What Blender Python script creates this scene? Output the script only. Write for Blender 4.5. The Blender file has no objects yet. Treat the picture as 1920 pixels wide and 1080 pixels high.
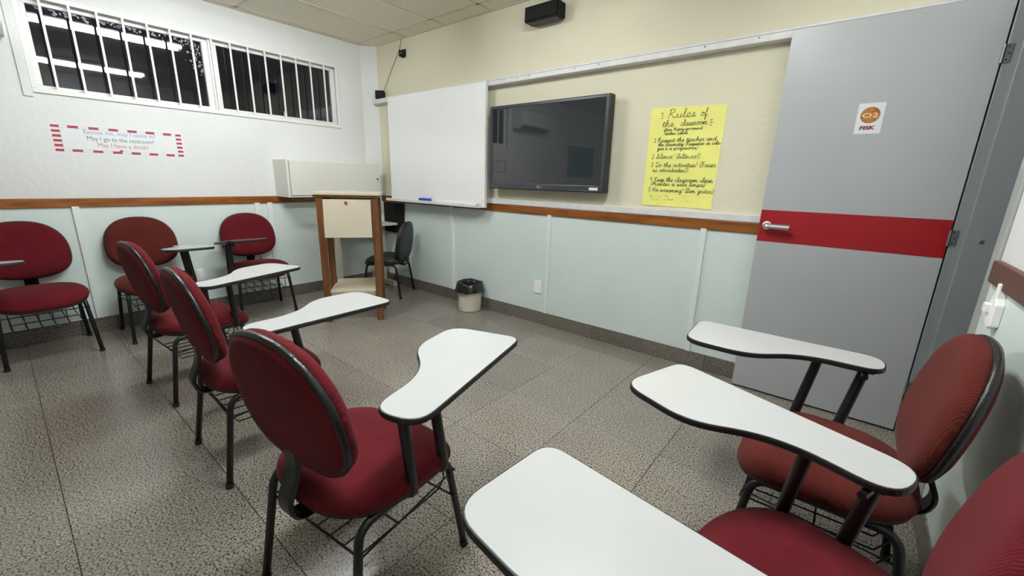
import bpy, bmesh, math, random
from mathutils import Vector, Matrix
random.seed(7)
SC = bpy.context.scene
COL = SC.collection

# ------------------------------------------------------------------ camera
YAW, PITCH, ROLL, FPX = -0.679069, 0.253687, -0.02714, 778.59
def camera():
    a, b, c = YAW, PITCH, ROLL
    fwd = Vector((math.sin(a)*math.cos(b), math.cos(a)*math.cos(b), -math.sin(b)))
    rt = Vector((math.cos(a), -math.sin(a), 0)); dn = fwd.cross(rt)
    r2 = math.cos(c)*rt + math.sin(c)*dn; d2 = -math.sin(c)*rt + math.cos(c)*dn
    cd = bpy.data.cameras.new('camera'); co = bpy.data.objects.new('camera', cd); COL.objects.link(co)
    cd.sensor_width = 36; cd.lens = FPX/1920*36; cd.clip_start = 0.02; cd.clip_end = 60
    m = Matrix.Identity(4)
    for i in range(3):
        m[i][0] = r2[i]; m[i][1] = -d2[i]; m[i][2] = -fwd[i]
    m[0][3], m[1][3], m[2][3] = 0, 0, 1.31
    co.matrix_world = m
    SC.camera = co
camera()
# ------------------------------------------------------------------ night outside, exposure
wd = bpy.data.worlds.new('night_sky'); SC.world = wd; wd.use_nodes = True
wd.node_tree.nodes['Background'].inputs[0].default_value = (0.006, 0.005, 0.012, 1)
wd.node_tree.nodes['Background'].inputs[1].default_value = 1.0
SC.view_settings.view_transform = 'Standard'; SC.view_settings.look = 'None'
SC.view_settings.gamma = 1; SC.view_settings.use_curve_mapping = False
SC.view_settings.exposure = -0.04
LAMP = 103.0            # strength of the fluorescent tubes

# ------------------------------------------------------------------ room sizes
XL, XR, YF, YB, ZC = -4.70, 0.42, 3.084, -3.0, 2.746
RAIL0, RAIL1, BB = 1.018, 1.088, 0.12

# ------------------------------------------------------------------ material helpers
def lin(c):
    return tuple((v/12.92 if v <= .04045 else ((v+.055)/1.055)**2.4) for v in c)
def rgb(r, g, b): return lin((r/255, g/255, b/255)) + (1,)
MATS = {}
def mat(name, col, rough=.5, metal=0, bump=0, bscale=60, bdet=3, var=0, vscale=6, spec=.5, emit=None, estr=0, sheen=0, coat=0, colour2=None, coords='pos'):
    if name in MATS: return MATS[name]
    m = bpy.data.materials.new(name); m.use_nodes = True; nt = m.node_tree; N = nt.nodes; L = nt.links
    b = N['Principled BSDF']
    b.inputs['Base Color'].default_value = col; b.inputs['Roughness'].default_value = rough
    b.inputs['Metallic'].default_value = metal; b.inputs['Specular IOR Level'].default_value = spec
    b.inputs['Sheen Weight'].default_value = sheen; b.inputs['Coat Weight'].default_value = coat
    if emit: b.inputs['Emission Color'].default_value = emit; b.inputs['Emission Strength'].default_value = estr
    if bump or var:
        g = N.new('ShaderNodeNewGeometry') if coords == 'pos' else N.new('ShaderNodeTexCoord')
        out = g.outputs['Position'] if coords == 'pos' else g.outputs['Object']
    if var:
        n = N.new('ShaderNodeTexNoise'); n.inputs['Scale'].default_value = vscale; n.inputs['Detail'].default_value = 5
        L.new(out, n.inputs['Vector'])
        mx = N.new('ShaderNodeMix'); mx.data_type = 'RGBA'
        c2 = colour2 or tuple(v*(1-var) for v in col[:3]) + (1,)
        mx.inputs[6].default_value = c2; mx.inputs[7].default_value = col
        r = N.new('ShaderNodeValToRGB'); r.color_ramp.elements[0].position = .35; r.color_ramp.elements[1].position = .65
        L.new(n.outputs['Fac'], r.inputs['Fac']); L.new(r.outputs['Color'], mx.inputs[0]); L.new(mx.outputs[2], b.inputs['Base Color'])
    if bump:
        n = N.new('ShaderNodeTexNoise'); n.inputs['Scale'].default_value = bscale; n.inputs['Detail'].default_value = bdet
        L.new(out, n.inputs['Vector'])
        bp = N.new('ShaderNodeBump'); bp.inputs['Strength'].default_value = bump; bp.inputs['Distance'].default_value = .01
        L.new(n.outputs['Fac'], bp.inputs['Height']); L.new(bp.outputs['Normal'], b.inputs['Normal'])
    MATS[name] = m
    return m

def granite(name, base, dark, light, rough, rnd=True):
    m = bpy.data.materials.new(name); m.use_nodes = True; nt = m.node_tree; N = nt.nodes; L = nt.links
    b = N['Principled BSDF']; g = N.new('ShaderNodeNewGeometry')
    n1 = N.new('ShaderNodeTexNoise'); n1.inputs['Scale'].default_value = 130; n1.inputs['Detail'].default_value = 5; n1.inputs['Roughness'].default_value = .68
    L.new(g.outputs['Position'], n1.inputs['Vector'])
    r1 = N.new('ShaderNodeValToRGB'); e = r1.color_ramp.elements
    e[0].position = .40; e[0].color = dark; e[1].position = .53; e[1].color = base
    x = e.new(.465); x.color = tuple((dark[i]*.45+base[i]*.55) for i in range(3)) + (1,)
    x = e.new(.60); x.color = base
    x = e.new(.68); x.color = light
    L.new(n1.outputs['Fac'], r1.inputs['Fac'])
    n2 = N.new('ShaderNodeTexNoise'); n2.inputs['Scale'].default_value = 2.2; n2.inputs['Detail'].default_value = 4
    L.new(g.outputs['Position'], n2.inputs['Vector'])
    oi = N.new('ShaderNodeObjectInfo')
    hsv = N.new('ShaderNodeHueSaturation'); L.new(r1.outputs['Color'], hsv.inputs['Color'])
    add = N.new('ShaderNodeMath'); add.operation = 'ADD'
    mr = N.new('ShaderNodeMapRange'); mr.inputs['To Min'].default_value = -.10; mr.inputs['To Max'].default_value = .10
    L.new(oi.outputs['Random'], mr.inputs['Value'])
    mr2 = N.new('ShaderNodeMapRange'); mr2.inputs['From Min'].default_value = .3; mr2.inputs['From Max'].default_value = .7
    mr2.inputs['To Min'].default_value = .90; mr2.inputs['To Max'].default_value = 1.08
    L.new(n2.outputs['Fac'], mr2.inputs['Value'])
    L.new(mr.outputs[0], add.inputs[0]); L.new(mr2.outputs[0], add.inputs[1]); L.new(add.outputs[0], hsv.inputs['Value'])
    L.new(hsv.outputs['Color'], b.inputs['Base Color'])
    mr3 = N.new('ShaderNodeMapRange'); mr3.inputs['To Min'].default_value = rough-.05; mr3.inputs['To Max'].default_value = rough+.10
    L.new(n2.outputs['Fac'], mr3.inputs['Value']); L.new(mr3.outputs[0], b.inputs['Roughness'])
    return m

def wood(name, c1, c2, axis='X', rough=.35, scale=3):
    m = bpy.data.materials.new(name); m.use_nodes = True; nt = m.node_tree; N = nt.nodes; L = nt.links
    b = N['Principled BSDF']; g = N.new('ShaderNodeNewGeometry'); mp = N.new('ShaderNodeMapping')
    s = {'X': (scale, scale*14, scale*14), 'Y': (scale*14, scale, scale*14), 'Z': (scale*14, scale*14, scale)}[axis]
    mp.inputs['Scale'].default_value = s; L.new(g.outputs['Position'], mp.inputs['Vector'])
    n = N.new('ShaderNodeTexNoise'); n.inputs['Scale'].default_value = 1; n.inputs['Detail'].default_value = 6; n.inputs['Distortion'].default_value = .8
    L.new(mp.outputs[0], n.inputs['Vector'])
    r = N.new('ShaderNodeValToRGB'); r.color_ramp.elements[0].position = .3; r.color_ramp.elements[1].position = .7
    r.color_ramp.elements[0].color = c1; r.color_ramp.elements[1].color = c2
    L.new(n.outputs['Fac'], r.inputs['Fac']); L.new(r.outputs['Color'], b.inputs['Base Color']); b.inputs['Roughness'].default_value = rough
    return m

def fabric(name, c1, c2):
    m = bpy.data.materials.new(name); m.use_nodes = True; nt = m.node_tree; N = nt.nodes; L = nt.links
    b = N['Principled BSDF']; t = N.new('ShaderNodeTexCoord')
    w = N.new('ShaderNodeTexWave'); w.inputs['Scale'].default_value = 75; w.inputs['Distortion'].default_value = 1.2; w.inputs['Detail'].default_value = 2
    w.bands_direction = 'X'; w.inputs['Detail Scale'].default_value = 3
    L.new(t.outputs['Object'], w.inputs['Vector'])
    n = N.new('ShaderNodeTexNoise'); n.inputs['Scale'].default_value = 320; n.inputs['Detail'].default_value = 2
    L.new(t.outputs['Object'], n.inputs['Vector'])
    n2 = N.new('ShaderNodeTexNoise'); n2.inputs['Scale'].default_value = 5; n2.inputs['Detail'].default_value = 4
    L.new(t.outputs['Object'], n2.inputs['Vector'])
    m1 = N.new('ShaderNodeMath'); m1.operation = 'MULTIPLY'; L.new(w.outputs['Fac'], m1.inputs[0]); L.new(n.outputs['Fac'], m1.inputs[1])
    mx = N.new('ShaderNodeMix'); mx.data_type = 'RGBA'; mx.inputs[6].default_value = c1; mx.inputs[7].default_value = c2
    a = N.new('ShaderNodeMath'); a.operation = 'ADD'; L.new(m1.outputs[0], a.inputs[0]); L.new(n2.outputs['Fac'], a.inputs[1])
    mr = N.new('ShaderNodeMapRange'); mr.inputs['From Min'].default_value = .35; mr.inputs['From Max'].default_value = 1.1
    L.new(a.outputs[0], mr.inputs['Value']); L.new(mr.outputs[0], mx.inputs[0]); L.new(mx.outputs[2], b.inputs['Base Color'])
    b.inputs['Roughness'].default_value = .9; b.inputs['Specular IOR Level'].default_value = .1
    b.inputs['Sheen Weight'].default_value = .08; b.inputs['Sheen Roughness'].default_value = .5
    b.inputs['Sheen Tint'].default_value = (1, .6, .6, 1)
    bp = N.new('ShaderNodeBump'); bp.inputs['Strength'].default_value = .35; bp.inputs['Distance'].default_value = .002
    L.new(m1.outputs[0], bp.inputs['Height']); L.new(bp.outputs['Normal'], b.inputs['Normal'])
    return m

M_WHITE = mat('white_plaster', rgb(228, 230, 229), .75, bump=.42, bscale=28, bdet=4, var=.05, vscale=1.5)
M_CREAM = mat('cream_plaster', rgb(228, 223, 199), .7, bump=.3, bscale=30, bdet=4, var=.05, vscale=1.2)
M_PALE = mat('pale_green_panel', rgb(222, 235, 231), .38, bump=.05, bscale=9, var=.04, vscale=2.5)
M_BATT = mat('pale_batten', rgb(232, 238, 236), .38)
M_GROUT = mat('dark_grout', rgb(74, 70, 64), .9)
M_GRAN = granite('granite_floor', rgb(158, 151, 140), rgb(34, 32, 30), rgb(204, 198, 187), .17)
M_GRANB = granite('granite_skirting', rgb(128, 120, 110), rgb(32, 30, 28), rgb(165, 157, 146), .32)
M_DARKG = mat('dark_granite', rgb(30, 30, 29), .25, var=.4, vscale=90)
M_RAILX = wood('rail_wood_front', rgb(98, 52, 16), rgb(158, 96, 36), 'X', .32)
M_RAILY = wood('rail_wood_side', rgb(98, 52, 16), rgb(158, 96, 36), 'Y', .32)
M_RAILR = mat('rail_wood_dark', rgb(96, 60, 48), .5, var=.25, vscale=20)
M_LECT = wood('lectern_wood', rgb(84, 50, 24), rgb(122, 76, 38), 'Z', .42)
M_BEIGE = mat('beige_laminate', rgb(206, 196, 174), .42, var=.03, vscale=4)
M_CTILE = mat('ceiling_board', rgb(238, 231, 212), .9, bump=.4, bscale=160, bdet=3, var=.05, vscale=70)
M_CBAR = mat('ceiling_bar', rgb(206, 199, 178), .5)
M_WPAINT = mat('white_paint', rgb(232, 232, 230), .4, bump=.05, bscale=15)
M_WPAINTD = mat('chipped_white_paint', rgb(228, 228, 226), .45, var=.10, vscale=14, bump=.1, bscale=30)
M_CABW = mat('cabinet_white', rgb(222, 222, 212), .4, var=.03, vscale=3)
M_BOARD = mat('whiteboard_enamel', rgb(249, 250, 251), .2, var=.02, vscale=2.2, coat=.3)
M_ALU = mat('aluminium', rgb(190, 192, 196), .35, metal=.9)
M_BLACK = mat('black_paint', rgb(18, 18, 19), .38)
M_BPLAS = mat('black_plastic', rgb(24, 24, 25), .5, bump=.08, bscale=120)
M_JET = mat('jet_black', rgb(12, 12, 13), .6, spec=.25)
M_TRIMB = mat('worn_black_trim', rgb(20, 19, 19), .33, var=.0, bump=.25, bscale=70, coords='obj')
M_TABLET = mat('tablet_laminate', rgb(196, 198, 198), .28, var=.025, vscale=7)
M_DOOR = mat('door_grey', rgb(180, 184, 186), .33, bump=.03, bscale=5, var=.03, vscale=3)
M_JAMB = mat('jamb_grey', rgb(138, 144, 146), .4, bump=.06, bscale=40)
M_CASE = mat('casing_grey', rgb(168, 170, 168), .5, bump=.1, bscale=30, var=.08, vscale=9)
M_RED = mat('door_red', rgb(150, 12, 24), .4, bump=.04, bscale=30)
M_STEEL = mat('brushed_steel', rgb(200, 200, 202), .3, metal=.9)
M_HINGE = mat('hinge_metal', rgb(120, 123, 124), .45, metal=.5)
M_SCREEN = mat('tv_glass', rgb(42, 46, 48), .03, spec=1.0)
M_BEZEL = mat('tv_bezel', rgb(74, 76, 82), .28, metal=.4)
M_YPAPER = mat('yellow_paper', rgb(250, 247, 140), .6, bump=.12, bscale=7, var=.06, vscale=5)
M_INK = mat('black_ink', rgb(38, 40, 30), .6)
M_INKF = mat('faint_pencil', rgb(186, 184, 72), .7)
M_PAPER = mat('white_paper', rgb(228, 231, 233), .5)
M_SIGNR = mat('sign_red', rgb(168, 44, 62), .5)
M_SIGNLINE = mat('sign_line', rgb(150, 152, 156), .6)
M_TXTBLUE = mat('text_blue', rgb(138, 152, 206), .6)
M_TXTGREEN = mat('text_green', rgb(84, 112, 100), .6)
M_TXTRED = mat('text_rose', rgb(186, 120, 132), .6)
M_GOLD = mat('gold_print', rgb(196, 140, 52), .4, var=.3, vscale=26, colour2=rgb(158, 92, 44))
M_GOLDRIM = mat('gold_rim', rgb(112, 62, 34), .4)
M_PRINTW = mat('print_cream', rgb(250, 226, 190), .5)
M_MAROON = mat('print_maroon', rgb(122, 20, 60), .5)
M_BLUE = mat('eraser_blue', rgb(40, 66, 172), .5)
M_BIN = mat('bin_plastic', rgb(212, 207, 190), .5, bump=.03)
M_BAG = mat('black_bag', rgb(26, 26, 27), .22, bump=.35, bscale=22, bdet=3)
M_PLATE = mat('white_plate', rgb(252, 251, 249), .4)
M_VINYL = mat('black_vinyl', rgb(40, 42, 44), .42, bump=.08, bscale=200)
M_DESK = mat('desk_cream', rgb(206, 203, 184), .5)
M_CABLE = mat('cable_grey', rgb(96, 92, 84), .6)
M_ACW = mat('ac_white', rgb(222, 222, 218), .45)
M_ACD = mat('ac_dark', rgb(120, 122, 122), .5)
M_TEAL = mat('map_teal', rgb(120, 164, 170), .6, var=.5, vscale=7, colour2=rgb(70, 110, 130))
M_CORR = mat('corridor_paint', rgb(170, 172, 168), .7)
M_FAB = fabric('maroon_fabric', rgb(66, 10, 16), rgb(102, 28, 35))
M_FABB = fabric('brown_maroon_fabric', rgb(64, 20, 18), rgb(96, 40, 33))
M_TUBE = mat('fluorescent_tube', rgb(255, 255, 255), .5, emit=(.97, 1, 1, 1), estr=LAMP)
M_TUBE2 = mat('brighter_fluorescent_tube', rgb(255, 255, 255), .5, emit=(.97, 1, 1, 1), estr=LAMP*1.35)  # strength raised only to brighten the door side and front wall

def glass_mat():
    m = bpy.data.materials.new('window_glass'); m.use_nodes = True; nt = m.node_tree; N = nt.nodes; L = nt.links
    N.remove(N['Principled BSDF']); out = N['Material Output']
    tr = N.new('ShaderNodeBsdfTransparent'); tr.inputs[0].default_value = (.75, .78, .8, 1)
    gl = N.new('ShaderNodeBsdfGlossy'); gl.inputs['Roughness'].default_value = .02
    fr = N.new('ShaderNodeFresnel'); fr.inputs['IOR'].default_value = 1.55
    mx = N.new('ShaderNodeMixShader'); L.new(fr.outputs[0], mx.inputs[0]); L.new(tr.outputs[0], mx.inputs[1]); L.new(gl.outputs[0], mx.inputs[2])
    L.new(mx.outputs[0], out.inputs[0]); return m
M_GLASS = glass_mat()
M_FILM = mat('peeling_film', rgb(150, 150, 160), .6)

# ------------------------------------------------------------------ mesh helpers
def obj(name, bm, m, parent=None, loc=None, rot=None, smooth=False, bevel=0, seg=2):
    me = bpy.data.meshes.new(name)
    bmesh.ops.recalc_face_normals(bm, faces=bm.faces)
    bm.to_mesh(me); bm.free()
    if m: me.materials.append(m)
    if smooth:
        for p in me.polygons: p.use_smooth = True
    return link(name, me, parent, loc, rot, bevel, seg)
def link(name, me, parent=None, loc=None, rot=None, bevel=0, seg=2):
    o = bpy.data.objects.new(name, me); COL.objects.link(o)
    if parent: o.parent = parent
    if loc is not None: o.location = loc
    if rot is not None: o.rotation_euler = rot
    if bevel:
        b = o.modifiers.new('bevel', 'BEVEL'); b.width = bevel; b.segments = seg; b.limit_method = 'ANGLE'; b.angle_limit = math.radians(40)
    return o
def BM(): return bmesh.new()
def box(bm, x0, x1, y0, y1, z0, z1):
    v = [bm.verts.new(p) for p in ((x0,y0,z0),(x1,y0,z0),(x1,y1,z0),(x0,y1,z0),(x0,y0,z1),(x1,y0,z1),(x1,y1,z1),(x0,y1,z1))]
    for f in ((3,2,1,0),(4,5,6,7),(0,1,5,4),(1,2,6,5),(2,3,7,6),(3,0,4,7)): bm.faces.new([v[i] for i in f])
    return bm
def B(*a): return box(BM(), *a)
def prism(bm, pts, d0, d1, plane='XY'):
    def P(p, d): return {'XY': (p[0], p[1], d), 'XZ': (p[0], d, p[1]), 'YZ': (d, p[0], p[1])}[plane]
    a = [bm.verts.new(P(p, d0)) for p in pts]; b = [bm.verts.new(P(p, d1)) for p in pts]; n = len(pts)
    bm.faces.new(a[::-1]); bm.faces.new(b)
    for i in range(n): bm.faces.new((a[i], a[(i+1) % n], b[(i+1) % n], b[i]))
    return bm
def tube(bm, pts, r, n=8, sx=1, caps=True):
    pts = [Vector(p) for p in pts]; rings = []; up = None
    for i, p in enumerate(pts):
        d = (pts[min(i+1, len(pts)-1)] - pts[max(i-1, 0)]).normalized()
        if up is None:
            up = Vector((0, 0, 1)) if abs(d.z) < .9 else Vector((1, 0, 0))
        side = d.cross(up).normalized(); up = side.cross(d).normalized()
        rings.append([bm.verts.new(p + side*math.cos(2*math.pi*k/n)*r*sx + up*math.sin(2*math.pi*k/n)*r) for k in range(n)])
    for i in range(len(rings)-1):
        for k in range(n):
            bm.faces.new((rings[i][k], rings[i][(k+1) % n], rings[i+1][(k+1) % n], rings[i+1][k]))
    if caps: bm.faces.new(rings[0][::-1]); bm.faces.new(rings[-1])
    return bm
def loft(bm, rings, cap0=True, cap1=True):
    R = [[bm.verts.new(p) for p in ring] for ring in rings]; n = len(R[0])
    for i in range(len(R)-1):
        for k in range(n): bm.faces.new((R[i][k], R[i][(k+1) % n], R[i+1][(k+1) % n], R[i+1][k]))
    if cap0: bm.faces.new(R[0][::-1])
    if cap1: bm.faces.new(R[-1])
    return bm
def circle(r, n, z, cx=0, cy=0): return [(cx+r*math.cos(2*math.pi*k/n), cy+r*math.sin(2*math.pi*k/n), z) for k in range(n)]
def bend(pts, r, k=5):
    out = [Vector(pts[0])]
    for i in range(1, len(pts)-1):
        a, p, b = Vector(pts[i-1]), Vector(pts[i]), Vector(pts[i+1])
        u = (a-p).normalized(); v = (b-p).normalized(); t = min(r, (a-p).length*.49, (b-p).length*.49)
        A, Bp = p+u*t, p+v*t
        for j in range(k+1):
            s = j/k; out.append(A*(1-s)**2 + p*2*s*(1-s) + Bp*s*s)
    out.append(Vector(pts[-1])); return out
def roundpoly(pts, rad, k=6):
    out = []; n = len(pts)
    for i in range(n):
        a, p, b = Vector(pts[i-1]), Vector(pts[i]), Vector(pts[(i+1) % n])
        r = rad[i] if isinstance(rad, (list, tuple)) else rad
        u = (a-p).normalized(); v = (b-p).normalized(); t = min(r, (a-p).length*.49, (b-p).length*.49)
        A, C = p+u*t, p+v*t
        for j in range(k+1):
            s = j/k; out.append(tuple(A*(1-s)**2 + p*2*s*(1-s) + C*s*s))
    return out
def empty(name, loc=(0, 0, 0), rz=0):
    o = bpy.data.objects.new(name, None); COL.objects.link(o); o.location = loc; o.rotation_euler = (0, 0, rz); o.empty_display_size = .1
    return o
def tag(o, label, cat, group=None):
    o['label'] = label; o['category'] = cat
    if group: o['group'] = group
    return o
def struct(o, label, cat):
    o['kind'] = 'structure'; o['label'] = label; o['category'] = cat; return o
def text_mesh(name, s, size, m, parent, mw, shear=0, off=0, extrude=.0004, width=None, space=1):
    cu = bpy.data.curves.new(name, 'FONT'); cu.body = s; cu.size = size; cu.shear = shear; cu.offset = off; cu.extrude = extrude
    cu.space_character = space; cu.resolution_u = 3; cu.align_x = 'LEFT'
    t = bpy.data.objects.new('tmp_text', cu); COL.objects.link(t)
    bpy.context.view_layer.update()
    me = bpy.data.meshes.new_from_object(t.evaluated_get(bpy.context.evaluated_depsgraph_get()))
    bpy.data.objects.remove(t); bpy.data.curves.remove(cu)
    xs = [v.co.x for v in me.vertices]; x0, x1 = min(xs), max(xs)
    k = (width/(x1-x0)) if width else 1
    for v in me.vertices: v.co.x = (v.co.x-x0)*k
    me.name = name; me.materials.clear(); me.materials.append(m)
    o = bpy.data.objects.new(name, me); COL.objects.link(o); o.parent = parent; o.matrix_local = mw
    return o
def onFront(x, y, z):   # text plane facing -y
    return Matrix(((1,0,0,x),(0,0,-1,y),(0,1,0,z),(0,0,0,1)))
def onLeft(x, y, z):    # text plane facing +x, reading along +y
    return Matrix(((0,0,1,x),(1,0,0,y),(0,1,0,z),(0,0,0,1)))

# ================================================================== STRUCTURE
# floor with single granite tiles
floor = struct(obj('floor', B(XL-.15, XR+.0, YB-.15, YF+.15, -.06, -.004), M_GROUT), 'speckled grey beige granite tile floor', 'floor')
xs = [XR] + [-.063-.482*k for k in range(0, 10)] + [XL]
ys = [YF, 2.842, 2.362]+[2.362-.4795*k for k in range(1, 12)] + [YB]
xs = sorted(set(xs)); ys = sorted(set(y for y in ys if y >= YB))
tile_cache = {}
for i in range(len(xs)-1):
    for j in range(len(ys)-1):
        w, d = xs[i+1]-xs[i], ys[j+1]-ys[j]
        if w < .02 or d < .02: continue
        key = (round(w, 3), round(d, 3))
        if key not in tile_cache:
            bm = BM(); g = .0011; e = .0007
            a = [(-w/2+g, -d/2+g), (w/2-g, -d/2+g), (w/2-g, d/2-g), (-w/2+g, d/2-g)]
            c = [(-w/2+g+e, -d/2+g+e), (w/2-g-e, -d/2+g+e), (w/2-g-e, d/2-g-e), (-w/2+g+e, d/2-g-e)]
            loft(bm, [[p+(-.006,) for p in a], [p+(-.0012,) for p in a], [p+(0,) for p in c]])
            me = bpy.data.meshes.new('floor_tile'); bmesh.ops.recalc_face_normals(bm, faces=bm.faces); bm.to_mesh(me); bm.free(); me.materials.append(M_GRAN)
            tile_cache[key] = me
        link('floor_tile', tile_cache[key], floor, ((xs[i]+xs[i+1])/2, (ys[j]+ys[j+1])/2, 0))

# ceiling with boards and bars
ceil = struct(obj('ceiling', B(XL-.15, XR+.15, YB-.15, YF+.15, ZC+.02, ZC+.1), M_CBAR), 'beige suspended ceiling of long mineral boards', 'ceiling')
cx = [XL, -4.62]+[-4.01+.611*k for k in range(8)]+[XR]; cy = [YB, -1.98, -.76, .46, 1.68, 2.89, YF]
cc = {}
for i in range(len(cx)-1):
    for j in range(len(cy)-1):
        w, d = cx[i+1]-cx[i], cy[j+1]-cy[j]; key = (round(w, 2), round(d, 2))
        if w < .02: continue
        if key not in cc:
            bm = B(-w/2+.008, w/2-.008, -d/2+.008, d/2-.008, 0, .016); me = bpy.data.meshes.new('ceiling_board'); bm.to_mesh(me); bm.free(); me.materials.append(M_CTILE); cc[key] = me
        link('ceiling_board', cc[key], ceil, ((cx[i]+cx[i+1])/2, (cy[j]+cy[j+1])/2, ZC+.004))
for x in cx[1:-1]: obj('ceiling_bar', B(x-.012, x+.012, YB, YF, ZC, ZC+.02), M_CBAR, ceil)
for y in cy[1:-1]: obj('ceiling_bar', B(XL, XR, y-.012, y+.012, ZC, ZC+.0195), M_CBAR, ceil)
obj('edge_bar', B(XL, XL+.022, YB, YF, ZC-.002, ZC+.02), M_CBAR, ceil)
obj('edge_bar', B(XL, XR, YF-.018, YF, ZC-.002, ZC+.02), M_CBAR, ceil)

# left wall with window opening
WY0, WY1, WZ0, WZ1 = .33, 2.64, 1.84, 2.475
bm = BM(); t = .16
box(bm, XL-t, XL, YB-t, WY0, 0, ZC+.05); box(bm, XL-t, XL, WY1, YF+t, 0, ZC+.05)
box(bm, XL-t, XL, WY0, WY1, 0, WZ0); box(bm, XL-t, XL, WY0, WY1, WZ1, ZC+.05)
wl = struct(obj('wall_left', bm, M_WHITE), 'rough white plaster wall with barred window and pale panel dado', 'wall')
# bevelled corner pier between left and front wall
bm = BM(); prism(bm, [(XL-.01, 2.935), (XL+.127, YF+.01), (XL-.01, YF+.01)], 0, ZC+.02)
struct(obj('wall_corner', bm, M_WHITE), 'narrow white splayed corner between window wall and cream wall', 'wall')
wf = struct(obj('wall_front', B(XL-.16, XR+.16, YF, YF+.16, 0, ZC+.05), M_CREAM), 'cream plaster wall behind whiteboard and television', 'wall')
wb = struct(obj('wall_back', B(XL-.16, XR+.16, YB-.16, YB, 0, ZC+.05), M_WHITE), 'white rear wall behind the viewer', 'wall')
# right wall with door opening
DY0, DY1, DZ = 2.27, 2.965, 2.17
bm = BM()
box(bm, XR, XR+.16, YB-.16, DY0, 0, ZC+.05); box(bm, XR, XR+.16, DY1, YF+.16, 0, ZC+.05); box(bm, XR, XR+.16, DY0, DY1, DZ, ZC+.05)
wr = struct(obj('wall_right', bm, M_WHITE), 'white wall with doorway at the right edge', 'wall')
struct(obj('floor_threshold', B(XR-.005, XR+.16, DY0, DY1, -.06, .002), M_DARKG), 'dark granite threshold in the doorway', 'floor')
struct(obj('floor_corridor', B(XR+.16, XR+1.5, 1.2, 4.2, -.06, 0), M_GRANB), 'corridor floor beyond the doorway', 'floor')
struct(obj('wall_corridor', B(XR+1.5, XR+1.6, 1.2, 4.2, 0, ZC), M_CORR), 'corridor wall beyond the doorway', 'wall')

# dado panels (pale green), battens, rails, skirting
def dado_left():
    e = [YB, -2.1, -.84, .39, 1.675, 1.793, 2.93]
    for a, b in zip(e[:-1], e[1:]): obj('dado_panel', B(XL, XL+.008, a+.002, b-.002, BB, RAIL0+.01), M_PALE, wl)
    for y0, y1 in ((.37, .412), (1.65, 1.70), (1.767, 1.82), (-.86, -.82), (-2.12, -2.08)):
        obj('batten', B(XL, XL+.026, y0, y1, BB, RAIL0+.006), M_BATT, wl, bevel=.003)
def dado_front():
    e = [XL+.115, -3.325, -2.074, -.789, XR]
    for a, b in zip(e[:-1], e[1:]): obj('dado_panel', B(a+.002, b-.002, YF-.008, YF, BB, RAIL0+.01), M_PALE, wf)
    for x0, x1 in ((-3.345, -3.305), (-2.094, -2.054), (-.809, -.769)):
        obj('batten', B(x0, x1, YF-.024, YF, BB, RAIL0+.006), M_BATT, wf, bevel=.003)
dado_left(); dado_front()
for a, b in ((YB, -1.2), (-1.2, .55), (.55, 2.17)): obj('dado_panel', B(XR-.008, XR, a+.002, b-.002, BB, RAIL0+.01), M_PALE, wr)
struct(obj('trim_1', B(XL, XL+.022, YB, 2.945, RAIL0, RAIL1), M_RAILY, bevel=.004), 'varnished brown chair rail along the window wall', 'trim')
struct(obj('trim_2', B(XL+.11, XR, YF-.022, YF, RAIL0, RAIL1), M_RAILX, bevel=.004), 'varnished brown chair rail along the cream wall', 'trim')
struct(obj('trim_3', B(XR-.024, XR, YB, 2.14, RAIL0-.005, RAIL1), M_RAILR, bevel=.004), 'dull brown chair rail at the right beside the door', 'trim')
def skirting(name, label, axis, a, b, fixed, sgn, step, off):
    p = empty(name); struct(p, label, 'baseboard'); cuts = [a]; x = a+off
    while x < b-.02: cuts.append(x); x += step
    cuts.append(b)
    for u, v in zip(cuts[:-1], cuts[1:]):
        lo, hi = sorted((fixed, fixed+sgn*.014))
        bm = B(lo, hi, u+.0008, v-.0008, 0, BB) if axis == 'Y' else B(u+.0008, v-.0008, lo, hi, 0, BB)
        obj('skirting_tile', bm, M_GRANB, p, bevel=.002, seg=1)
skirting('baseboard_left', 'granite skirting tiles under the window wall', 'Y', YB, 2.93, XL, 1, .48, .39)
skirting('baseboard_front', 'granite skirting tiles under the cream wall', 'X', XL+.12, XR, YF, -1, .466, .19)
skirting('baseboard_right', 'granite skirting tiles at the right wall', 'Y', YB, 2.17, XR, -1, .48, .2)

# ------------------------------------------------------------------ window
win = empty('window_1', (XL, 0, 0)); struct(win, 'wide white window with vertical security bars and dark panes', 'window')
def wbox(n, x0, x1, y0, y1, z0, z1, m=M_WPAINT, par=win, bev=.003): return obj(n, B(x0, x1, y0, y1, z0, z1), m, par, bevel=bev)
# outer flat frame the bars are welded to
wbox('bar_frame', .0, .014, .315, 2.65, 1.83, 1.862); wbox('bar_frame', .0, .014, .315, 2.65, 2.45, 2.482)
wbox('bar_frame', .0, .0138, .315, .345, 1.862, 2.45); wbox('bar_frame', .0, .0138, 2.62, 2.65, 1.862, 2.45)
for k in range(15):
    y = .447+.1463*k
    wbox('security_bar', .002, .0125, y-.0075, y+.0075, 1.85, 2.465, bev=.002)
wbox('plaster_reveal', -.012, .012, .268, .316, 1.80, 2.50, M_WHITE)
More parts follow.
